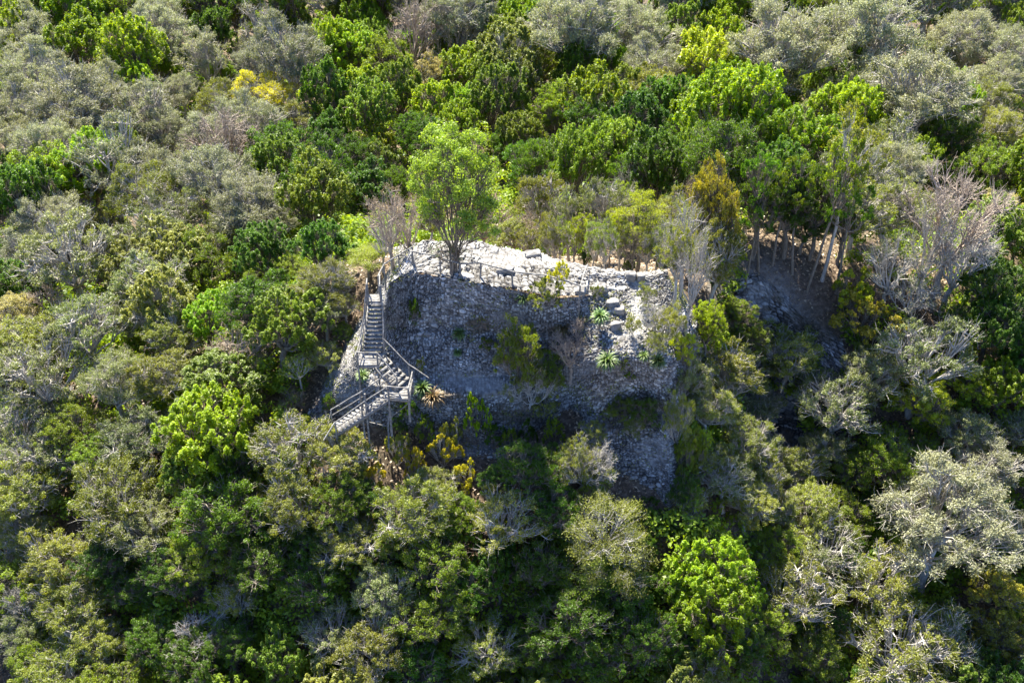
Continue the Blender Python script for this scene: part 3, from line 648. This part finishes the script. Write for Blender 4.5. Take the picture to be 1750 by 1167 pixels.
# crowns read off the photograph, a few added to shade the right clearing: x y half-width species shape [vertical stretch]
T = """
0 -28 44 S fine; 72 -19 51 M tuft; 144 -10 45 B tuft; 216 -28 52 G open; 288 -19 46 M round; 360 -10 53 D fine; 432 -28 47 S tuft; 504 -19 54 M tuft; 576 -10 48 S open; 648 -28 55 M round; 720 -19 49 B fine; 792 -10 56 G tuft; 864 -28 50 M tuft; 936 -19 44 D open; 1008 -10 51 S round; 1080 -28 45 M fine; 1152 -19 52 S tuft; 1224 -10 46 M tuft; 1296 -28 53 B open; 1368 -19 47 G round; 1440 -10 54 M fine; 1512 -28 48 D tuft; 1584 -19 55 S tuft; 1656 -10 49 M open; 1728 -28 56 S round; 925 300 42 D round 1 1.4; 985 285 44 M tuft 1 1.5; 1045 262 44 M tuft 1 1.4; 1075 305 40 D round 1 1.5; 1130 285 44 D tuft 1 1.5; 1180 290 40 M tuft 1 1.4; 350 800 56 M tuft; 1300 345 42 D round 1 1.5; 1352 350 40 D round 1 1.5; 1400 345 42 D round 1 1.5; 1445 380 36 D round 1 1.3; 1330 300 44 D tuft; 1375 395 26 D round; 590 525 28 O open; 985 392 15 L slender 1 1.2; 1035 400 14 O slender 1 1.2; 1110 395 16 O slender 1 1.3; 1140 385 16 L slender 1 1.3; 1065 375 16 G slender 1 1.4; 890 380 18 O slender 1 1.2; 560 610 26 O round; 585 570 18 M round; 1290 640 34 O round; 1410 770 36 G round; 1300 830 36 O round; 1395 660 34 G open; 1250 540 30 M round; 900 412 20 O open 1 1.5; 944 405 18 O open 1 2.4; 983 408 20 L open 1 1.8; 1012 412 18 A open 1 2.4; 1036 416 18 A open 1 2.6; 1060 410 20 O open 1 2; 1084 420 18 L thin 1 2.2; 1108 425 20 O open 1 2; 1130 428 20 A open 1 2.4; 1165 395 22 L open 1 2; 1185 420 22 O open 1 2; 1000 440 12 D round; 1075 455 12 D round; 850 408 18 O round; 1140 445 22 D round; 825 372 30 K thin 1 1.5; 878 404 30 O round 1 1.0; 925 348 34 O open 1 1.7; 905 392 20 K thin 1 1.9; 975 370 24 G open 1 2.2; 1022 348 32 G open 1 2.0; 1045 385 20 L slender 1 1.6; 1095 378 32 L spray 1 1.7; 1060 345 24 A open 1 2.2; 1090 318 30 G bare 1 1.8; 1150 365 28 O open 1 2.0; 1125 400 22 A open 1 2.0; 1195 340 26 K bare 1 2.0; 960 405 20 A open 1 2; 1000 385 18 L slender 1 1.5; 1070 400 18 O slender 1 1.5; 940 395 18 O open 1 2.2; 1160 420 22 O open 1 2; 700 385 30 K thin 1 1.6; 735 370 26 O round 1 1.6
120 30 45 B tuft; 51 75 48 S fine; 20 110 36 M round; 137 92 44 B tuft; 60 135 55 S fine; 275 62 45 S fine; 357 62 36 D tuft; 440 45 38 S thin; 490 38 30 M tuft; 343 17 30 M tuft; 400 20 30 B tuft; 206 30 42 M round
233 96 48 B tuft; 262 112 30 B tuft; 192 137 38 O fine; 247 152 34 B tuft; 480 95 62 S fine; 350 103 42 S open; 375 127 22 B tuft; 330 142 18 B tuft; 310 155 28 S fine; 137 178 62 S fine; 38 195 50 S fine; 255 190 48 S open; 455 165 44 Y fine; 388 182 38 O fine; 390 240 52 K bare; 338 226 14 Y shrub
275 228 38 S fine; 205 222 30 D round; 182 285 64 S open; 97 262 52 S fine; 25 345 54 D tuft; 42 292 26 D tuft; 372 308 58 S fine; 262 330 52 O fine; 98 372 50 S fine; 292 376 46 G open; 470 272 46 D round; 548 302 50 D round; 562 84 38 B tuft; 560 168 42 D tuft; 577 228 28 D tuft; 480 388 26 B tuft; 420 345 30 G open
520 70 26 G open; 530 130 24 O round; 430 90 24 S fine; 90 210 40 S fine; 10 250 40 S fine; 320 280 28 K thin; 505 210 30 O fine; 420 225 30 K bare; 160 232 40 S fine
590 18 34 M tuft; 625 38 32 B tuft; 655 15 30 B tuft; 700 12 40 S fine; 790 25 56 S fine; 705 52 50 K bare; 772 66 38 G thin; 800 62 28 D round; 592 90 38 B tuft; 650 112 38 M round; 640 72 28 M tuft; 690 85 24 B tuft; 760 76 28 B tuft; 880 34 30 D tuft; 900 55 16 R shrub; 850 68 32 B tuft; 930 75 30 D tuft; 985 52 66 S fine; 1085 58 50 S fine; 1135 120 48 S fine; 1040 18 40 S open
740 136 32 P round; 800 125 34 B tuft; 860 100 44 O tuft; 920 112 34 M round; 980 130 36 D tuft; 1042 118 32 B tuft; 620 165 36 B tuft; 690 160 38 M tuft; 635 190 40 M tuft; 740 190 36 B tuft; 790 195 34 B tuft; 845 172 44 M tuft; 1002 178 36 B tuft; 1062 162 36 M tuft; 1120 192 44 D tuft; 565 235 30 D tuft; 600 275 38 D round; 653 246 26 L tuft; 660 290 24 M column
700 235 34 D round; 745 250 36 D round; 630 330 36 D tuft; 905 285 36 D round; 1012 220 46 D round; 1090 225 46 D tuft; 900 235 34 M tuft; 1050 285 40 D round; 585 360 30 D round; 690 320 30 D round; 870 250 30 D round; 1140 270 36 D round
1170 55 34 M tuft; 1230 25 36 B tuft; 1235 65 28 O round; 1208 118 52 L tuft; 1265 112 28 D tuft; 1355 88 72 S fine; 1490 60 76 S fine; 1430 18 30 S open; 1620 46 28 D tuft; 1590 14 26 D tuft; 1690 18 40 S fine; 1660 75 48 S fine; 1722 95 46 S fine; 1705 140 40 S fine; 1590 105 38 G open; 1312 142 46 G round; 1450 142 48 D round; 1400 168 30 B tuft; 1490 162 26 B tuft; 1572 166 72 S fine; 1682 176 40 O fine; 1335 182 26 B tuft; 1392 212 44 G round
1232 215 74 B tuft; 1185 195 34 M tuft; 1250 290 66 D round; 1435 252 44 L round; 1492 236 34 B tuft; 1510 292 42 L round; 1562 270 36 B tuft; 1562 215 32 G fine; 1622 242 44 D round; 1702 222 40 O fine; 1690 295 44 M round; 1730 250 30 D round; 1300 330 46 D round; 1330 265 36 D round; 1190 325 36 D round; 1640 300 32 D round; 1540 340 30 M round; 1110 60 30 M tuft; 1150 15 34 B tuft; 1280 20 30 M tuft; 1345 15 30 S fine; 1530 15 34 M tuft; 1740 40 34 S fine
1465 355 46 O open; 1702 372 40 P open; 1738 330 34 R round; 1660 420 40 G thin; 1740 410 34 M round
118 432 74 G open; 30 445 50 S fine; 20 548 44 P round; 268 402 54 G open; 336 442 48 M round; 262 482 58 G open; 155 562 62 G open; 68 640 72 G open; 192 652 58 G fine; 350 546 42 B tuft; 480 558 58 M tuft; 430 530 34 B tuft; 300 582 44 O round; 285 640 52 O round; 368 660 72 M column .55; 345 735 70 B tuft; 402 602 44 K thin; 455 432 48 D tuft; 545 428 42 D tuft; 425 500 30 G fine; 240 755 50 G round; 30 725 48 G open; 75 775 52 G open; 440 470 26 M round; 390 400 40 G round; 220 540 40 G fine; 90 520 40 K thin; 20 610 40 D round; 130 740 44 M round; 400 780 50 D round; 330 820 60 M round; 500 690 24 M thin
560 488 44 O fine; 520 520 34 O round; 555 530 36 G fine; 500 465 26 M round
40 850 56 O round; 195 850 66 O round; 250 905 52 G round; 100 962 56 O round; 135 1035 56 O round; 28 1085 46 G fine; 155 1110 58 O round; 262 1105 48 D round; 385 872 66 D round; 405 1025 38 O open; 345 962 44 M round; 300 990 46 D round; 330 1130 50 D round; 60 1140 46 M round; 10 960 34 S thin; 455 960 50 D round; 400 1110 44 D round; 45 905 40 O fine; 430 930 36 D round; 190 960 44 D round; 230 1010 36 D round; 170 800 44 M round
500 762 58 O open; 497 862 62 O round; 588 775 44 O round; 575 850 46 M round; 590 925 46 O round; 700 875 62 O round; 862 882 56 O open; 895 802 50 D round; 735 960 56 M round; 655 1015 50 G round; 640 1112 60 O round; 835 1110 52 O open; 852 975 44 D tuft; 960 1065 60 D round; 530 1000 46 D round; 560 1080 46 G open; 480 1130 44 M tuft; 740 1060 56 M round; 800 1010 40 D round; 930 970 44 D round; 780 880 40 M round; 940 870 44 D round; 960 805 34 M open; 1010 800 40 O open; 1060 1010 44 D round; 1090 1090 50 D round; 700 1140 46 D round; 540 930 34 D round; 910 1120 44 M round; 670 940 36 M round; 1015 1130 44 D round; 620 850 36 D round; 850 830 30 D round; 740 830 34 O round
1028 905 62 O spray; 1050 955 52 O spray; 990 925 36 O spray; 1015 985 42 M spray
1225 975 58 B tuft; 1215 1045 66 B tuft; 1180 1100 40 D tuft; 1262 1020 40 B tuft; 1270 1110 40 D round
1350 620 50 O round; 1430 700 64 G open; 1575 608 74 G open; 1490 642 48 G round; 1705 500 56 D tuft; 1690 560 52 D tuft; 1712 662 42 B tuft; 1640 560 40 D round; 1585 690 46 L round; 1525 798 54 M round; 1690 795 56 S open; 1612 882 100 S fine; 1742 920 40 S fine; 1370 880 54 O round; 1345 805 44 O round; 1350 1000 64 O open; 1508 1000 64 O open; 1530 1098 78 O open; 1702 1012 44 R round; 1712 1092 44 R round; 1400 1120 50 M round; 1650 650 36 L round; 1640 735 40 G round; 1455 800 36 M round; 1430 880 44 M round; 1440 950 36 D round; 1320 940 40 M round; 1310 1080 46 M round; 1500 880 36 D round; 1740 740 34 G round; 1735 600 40 D tuft; 1660 1140 40 D round; 1580 780 34 M round; 1400 1060 36 D round; 1620 1060 30 D round
1240 645 52 O round; 1300 690 44 G fine; 1270 760 44 O round; 1205 700 40 O fine; 1240 820 40 G open; 1180 862 32 O open; 1190 930 36 D round; 1180 770 30 L tuft; 1215 792 30 O round; 1280 860 40 O round; 1300 770 36 G fine; 1185 640 34 O round; 1270 580 40 M round; 1320 870 34 O fine; 1210 570 34 L tuft; 1165 600 30 O thin; 1100 880 26 D shrub; 1150 1000 34 D round
"""
B_ = """
788 314 84 A multi 780 462; 
660 372 42 K thin 672 462; 615 442 36 L flat 628 480; 640 405 30 O thin 655 465
1165 400 36 O thin 1160 505; 1222 375 42 R round 1215 515; 1220 440 40 O round 1212 540; 1222 470 20 D shrub 1222 500
1150 440 32 O open 1150 530; 1165 450 30 O thin 1172 575; 1110 540 26 O thin 1118 575; 1190 555 34 L round 1200 620
1600 375 82 K bare 1590 520; 1600 430 56 G bare 1610 540; 1560 400 44 G thin 1560 530; 1405 268 50 O slender 1405 480; 1300 300 34 D slender 1296 462; 1312 335 32 D slender 1320 455; 1358 325 34 M slender 1354 468; 1425 345 32 D slender 1428 505; 1270 380 28 D slender 1272 500; 1385 290 34 M slender 1380 500; 1340 310 30 D slender 1338 440
1440 505 42 L shrub 1440 545; 1455 550 46 R shrub 1465 590; 1480 600 40 O shrub 1485 625; 1545 500 50 G thin 1545 560; 1510 450 44 G thin 1505 540
920 505 26 O shrub 925 530; 957 475 17 Y shrub 957 500; 890 608 44 M bush 893 655; 905 655 40 O bush 905 695; 935 640 26 M bush 938 668; 1135 560 28 O bush 1140 590; 1158 650 34 G bush 1165 690; 1150 720 28 O bush 1158 760; 1160 600 26 L bush 1165 630; 1168 790 26 M bush 1172 830; 1160 850 28 D bush 1165 880; 1080 560 14 O bush 1082 575; 1100 505 16 O bush 1102 520; 1118 590 20 O bush 1120 608; 1060 620 14 M bush 1062 634; 1085 900 30 D bush 1090 925; 1010 830 30 M bush 1012 860; 950 800 30 D bush 955 830; 560 690 14 D bush 562 705; 680 730 16 D bush 682 745; 930 700 22 O bush 932 720; 985 595 34 K bare 975 650; 1060 705 26 M bush 1060 722; 1098 708 26 D bush 1100 728; 1015 740 24 O bush 1015 755; 1080 730 18 O bush 1082 745
815 724 18 B shrub 815 765; 872 755 14 M shrub 872 778; 842 748 16 D shrub 842 770; 755 768 28 Y shrub 757 800; 705 792 22 Y shrub 708 822; 642 822 30 Y shrub 645 850; 792 822 24 Y shrub 795 850; 725 738 18 M shrub 725 765; 780 750 18 O shrub 780 780; 680 770 20 O shrub 680 800; 900 745 16 D shrub 900 770; 610 790 30 O shrub 610 820
500 625 30 O slender 515 690; 975 790 34 O open 985 860; 1030 790 36 G bare 1020 850; 702 535 10 D shrub 710 560; 718 625 9 O shrub 720 640; 950 740 20 M shrub 950 765; 990 560 16 K bare 985 590; 830 590 14 M shrub 832 600; 858 618 10 O shrub 858 626; 700 700 16 D shrub 703 720; 1075 640 12 M shrub 1076 650; 1020 500 10 O shrub 1020 512
770 430 30 D thin 770 466; 310 1085 52 S bare 350 1130; 725 950 24 S bare 740 1000; 35 1040 40 S bare 60 1100; 20 810 36 S bare 30 880; 350 640 8 M shrub 350 650
"""  # some slender trees at the right clearing are added to cast shade
for ln in T.replace('\n', ';').split(';'):
    a = ln.split()
    if not a: continue
    place(float(a[0]), float(a[1]), float(a[2])*(1.16 if float(a[1]) < 420 else 1.12), a[3], a[4], float(a[5]) if len(a) > 5 else 1.0, hs=float(a[6]) if len(a) > 6 else 1.22 if float(a[1]) < 380 else 1.0)
for ln in B_.replace('\n', ';').split(';'):
    a = ln.split()
    if not a: continue
    place(float(a[0]), float(a[1]), float(a[2]), a[3], a[4], base=(float(a[5]), float(a[6])))

# ------------------------------------------------------------------ rosette plants
M_AG = leaf_mat("rosette_blade_green", (.035, .075, .015), (.13, .20, .05), (1.3, 1.4, .6), .2)
M_AR = leaf_mat("rosette_blade_reddish", (.07, .05, .02), (.20, .14, .06), (1.2, 1.2, .7), .15)
def rosette(name, R_, n, m, seed, stem=0.):
    r = np.random.RandomState(seed); V = []; Q = []; T_ = []; k = 0
    for i in range(n):
        az = i*2.39996+r.normal()*.1; el = math.radians(85-95*(i/n)**.8+r.normal()*6); L = R_*r.uniform(.8, 1.1)
        h = np.array((math.cos(az), math.sin(az), 0)); sd_ = np.array((-math.sin(az), math.cos(az), 0)); tn = r.uniform(.2, .9)
        for j in range(6):
            t = j/5; e = el-.55*t*t; c = h*L*t*math.cos(e)+np.array((0, 0, 1))*(L*t*math.sin(e)+.05+stem)
            wd = R_*.055*(1-t**2.2)*(.6+.8*min(t*3, 1)); up = np.array((0, 0, wd*.5))
            V += [c-sd_*wd+up, c, c+sd_*wd+up]; T_ += [tn*.7+.3*t]*3
            if j: b = k+(j-1)*3; Q += [[b, b+1, b+4, b+3], [b+1, b+2, b+5, b+4]]
        k += 18
    return mesh_from(name, np.array(V), np.array(Q), 4, [m], {"tint": np.array(T_)})
AG = [(784,568,.62,'g',0,"green spiky rosette high on the stone face left of the brown soil patch"),
 (722,662,.85,'g',0,"large green spiky rosette beside the lower stair landing"),
 (740,678,.95,'r',0,"reddish-brown spiky rosette right of the stair landing"),
 (1024,560,.72,'g',.9,"pale green rosette on a stem standing on the right shoulder of the ruin"),
 (1038,615,.85,'g',0,"largest green rosette on the ledge at the right of the stone face"),
 (962,560,.72,'r',0,"orange-brown spiky rosette under the yellow-green bush"),
 (1124,622,.7,'g',.3,"grey-green rosette at the far right end of the upper ledge"),
 (1100,606,.5,'g',0,"small green rosette at the bottom of the worn path"),
 (782,600,.4,'g',0,"small dark tuft of blades below the rosette on the stone face"),
 (620,640,.6,'g',0,"green rosette under the middle stair landing"),
 (1139,905,1.1,'g',.5,"broad dark green rosette at the foot of the lowest wall"),
 (893,512,.6,'g',.2,"palm-like rosette at the left of the yellow-green bush below the railing"),
 (710,548,.3,'g',0,"tiny green rosette by the thin dead stem on the left face")]
for i, (px, py, R_, c, stem, lab) in enumerate(AG):
    h = hit(px, py+4); root = empty("rosette_plant", (h[0], h[1], h[2])); tag(root, lab, "rosette plant", "spiky rosette plants on the ruin")
    link("blades", rosette("blades", R_*.9, 80, M_AG if c == 'g' else M_AR, i+7, stem), root)
    b = Bag(); b.tube([(0, 0, -.4), (0, 0, stem+.12)], [.07, .06], 7); link("stem", b.mesh("stem", BARK['dark']), root)

# small weeds and stray leaves on the ruin: nobody could count them
R = np.random.RandomState(77)
ii = R.randint(0, WQ.shape[0], 9000), R.randint(0, WQ.shape[1], 9000)
pc = WQ[ii]; keep = fbm(pc[:, 0]*.7+40, pc[:, 2]*.9+pc[:, 1]*.5+40, 71) > .56; keep |= R.uniform(size=len(pc)) > .93
pc = pc[keep]; cc = np.repeat(pc, 7, 0)+R.normal(size=(len(pc)*7, 3))*np.array((.09, .07, .07))+np.array((0, -.03, .05))
V, Q, Tn = leaves(cc, np.tile((0, -.4, .6), (len(cc), 1)), .11, R, R.uniform(0, .8, len(cc)), .4, .7)
wd = link("weeds", mesh_from("weeds", V, Q, 4, [LEAF['O']], {"tint": Tn})); wd['kind'] = 'stuff'; wd['label'] = "small olive weeds growing between the stones of the ruin"; wd['category'] = "weeds"
# leaf litter, sticks and seedlings on the forest floor
n = 60000; x = R.uniform(-34, 36, n); y = R.uniform(36, 92, n); z = ground(x, y)
cc = np.stack([x, y, z+.05+R.uniform(0, .1, n)], -1)
V, Q, Tn = leaves(cc, np.tile((0, 0, 1.), (n, 1)), .2, R, R.uniform(0, 1, n), .5, .5)
lt = link("leaf_litter", mesh_from("leaf_litter", V, Q, 4, [LEAF['K']], {"tint": Tn})); lt['kind'] = 'stuff'; lt['label'] = "dry brown fallen leaves covering the forest floor"; lt['category'] = "leaf litter"

# undergrowth: a low mass of leaves nobody could count, over the forest floor
R = np.random.RandomState(21)
n = 20000; ang = R.uniform(-32, 32, n); y = 36+R.uniform(0, 1, n)**1.35*112; x = y*1.25*np.tan(np.radians(ang*.86))
h = fbm(x*.3+7, y*.3+9, 44)*5.2-1.2+R.uniform(-.6, .6, n); h = np.where((np.abs(x-3) < 11) & (y > 63) & (y < 76), -1, h)
base = np.stack([x, y, ground(x, y)], -1)
pr = np.stack([np.array(proj(b+np.array((0, 0, 1.)))[:2]) for b in base])
ok = (h > .2) & ~((pr[:, 0] > 530) & (pr[:, 0] < 1175) & (pr[:, 1] > 410) & (pr[:, 1] < 890) & (y < 67.5)) & ~((pr[:, 0] > 1265) & (pr[:, 0] < 1440) & (pr[:, 1] > 370) & (pr[:, 1] < 610)) & ~((pr[:, 0] > 1305) & (pr[:, 0] < 1370) & (pr[:, 1] > 690) & (pr[:, 1] < 770))
ok &= ~((pr[:, 0] > 560) & (pr[:, 0] < 1130) & (pr[:, 1] > 380) & (pr[:, 1] < 480) & (y < 67.5))
ctr = base[ok]+np.stack([0*h, 0*h, h], -1)[ok]; m = 46
li = np.repeat(np.arange(len(ctr)), m); q = unit(R.normal(size=(len(li), 3)))*(R.uniform(0, 1, len(li))**.5)[:, None]
C = ctr[li]+q*np.array((.62, .62, .42)); tn = np.clip(R.uniform(0, .6, len(ctr))[li]+R.uniform(0, .4, len(li)), 0, 1)
V, Q, Tn = leaves(C, unit(q+np.array((0, 0, .5))), .25, R, tn, .6, .7)
ug = link("undergrowth", mesh_from("undergrowth", V, Q, 4, [LEAF['M']], {"tint": Tn})); ug['kind'] = 'stuff'; ug['label'] = "dark green undergrowth filling the gaps between the trees"; ug['category'] = "undergrowth"

# smaller and hidden trees in the gaps, and the rows that close the far edge
pts = np.array([t['xyz'][:2] for t in TREES]); rad = [t['r']*proj(t['xyz'])[2]/F for t in TREES]; cnt = 0; ru = np.random.RandomState(3)
for k in range(5000):
    if cnt >= 150: break
    px, py = ru.uniform(-170, 1920), ru.uniform(-70, 1230)
    if 520 < px < 1175 and 385 < py < 890: continue
    if 1230 < px < 1440 and 380 < py < 780: continue
    if abs(px-900) < 260 and 230 < py < 390: continue
    far = py < 380; hh = 5.5 if far else 4
    d = ray(px, py); p = np.array([0, 0, CAMZ])+TT[:, None]*d; g = ground(p[:, 0], p[:, 1]); j = np.argmax(p[:, 2] <= g+hh); q = p[j]
    dd = np.sqrt(((pts-q[:2])**2).sum(1))-np.array(rad)*.55
    if dd.min() < (1.2 if far else 1.0): continue
    rx = (ru.uniform(1.9, 3.2) if far else ru.uniform(1.6, 2.5))*F/TT[j]
    L_ = px < 560 or px > 1250
    sp = ru.choice(list('SGMBSB' if far and L_ else 'BMDMBO' if far else 'DDMMOG')); kd = {'S': 'fine', 'G': 'open', 'B': 'tuft'}.get(sp) or ru.choice(['round', 'tuft'])
    n0 = len(TREES); place(px, py, rx, sp, kd, hs=1.2 if far else 1)
    if len(TREES) > n0: pts = np.vstack([pts, TREES[-1]['xyz'][:2]]); rad.append(TREES[-1]['r']*TT[j]/F); cnt += 1

# ------------------------------------------------------------------ labels that single each tree out
def row(t):
    y = t['py']
    return ("top edge" if y < 60 else "far forest" if y < 150 else "upper forest" if y < 250 else "above the terrace" if y < 400 else "level with the terrace" if y < 520
            else "level with the stairs" if y < 680 else "level with the wall foot" if y < 830 else "lower slope" if y < 980 else "bottom edge")
def colm(t):
    x = t['px']
    return ("far left" if x < 150 else "left" if x < 380 else "left of the ruin" if x < 620 else "left of centre" if x < 800 else "centre" if x < 960 else "right of centre" if x < 1160 else "right" if x < 1400 else "right side" if x < 1580 else "far right")
def size(t):
    k = t['r']
    return 'small ' if k < 27 else 'broad ' if k > 57 else ''
ON_RUIN = lambda t: 690 < t['px'] < 1160 and 440 < t['py'] < 790
for t in TREES:
    col = '' if t['leafless'] else LOOK[t['sp']]+' '
    t['look'] = col+FORM[t['kind']]
    t['lab'] = size(t)+t['look']+', '+row(t)+', '+colm(t)
from collections import defaultdict
def groups(key):
    g = defaultdict(list)
    for t in TREES: g[t[key]].append(t)
    return g
XY = np.array([(t['px'], t['py']) for t in TREES])
for k, L in groups('lab').items():
    if len(L) > 1:
        for t in L:
            d = np.hypot(*(XY-np.array((t['px'], t['py']))).T); 
            for j in np.argsort(d)[1:]:
                if TREES[j]['look'] != t['look']: break
            o = TREES[j]; t['lab2'] = t['lab']+' by '+((LOOK[o['sp']]+' ') if not o['leafless'] else 'leafless ')+('bush' if o['kind'] in ('shrub', 'bush') else 'tree')
for t in TREES: t['lab'] = t.get('lab2', t['lab'])
ORD = ['leftmost', 'second from left', 'third from left', 'fourth from left', 'fifth from left']
for k, L in groups('lab').items():
    if len(L) > 1:
        L.sort(key=lambda t: t['px'])
        for i, t in enumerate(L):
            t['lab'] = k+', '+(('left one', 'right one')[i] if len(L) == 2 else ORD[min(i, 4)] if i < len(L)-1 else 'rightmost')
for t in TREES:
    if len(t['lab'].replace('-', ' ').split()) > 16: t['lab'] = t['lab'].replace('open-branched tree', 'open tree').replace('fine-leaved tree', 'fine tree').replace('level with', 'by').replace('above the terrace', 'above terrace').replace('left of the ruin', 'left of ruin').replace('slender-trunked', 'slender').replace('many-stemmed', 'stemmy').replace('yellowish green', 'yellowish').replace('second from left', 'second').replace('third from left', 'third').replace('fourth from left', 'fourth')
    tag(t['o'], t['lab'].replace(' ,', ','), 'bush' if t['kind'] in ('shrub', 'bush') else 'tree', 'bushes on and around the ruin' if t['kind'] in ('shrub', 'bush') else 'forest trees around the ruin')
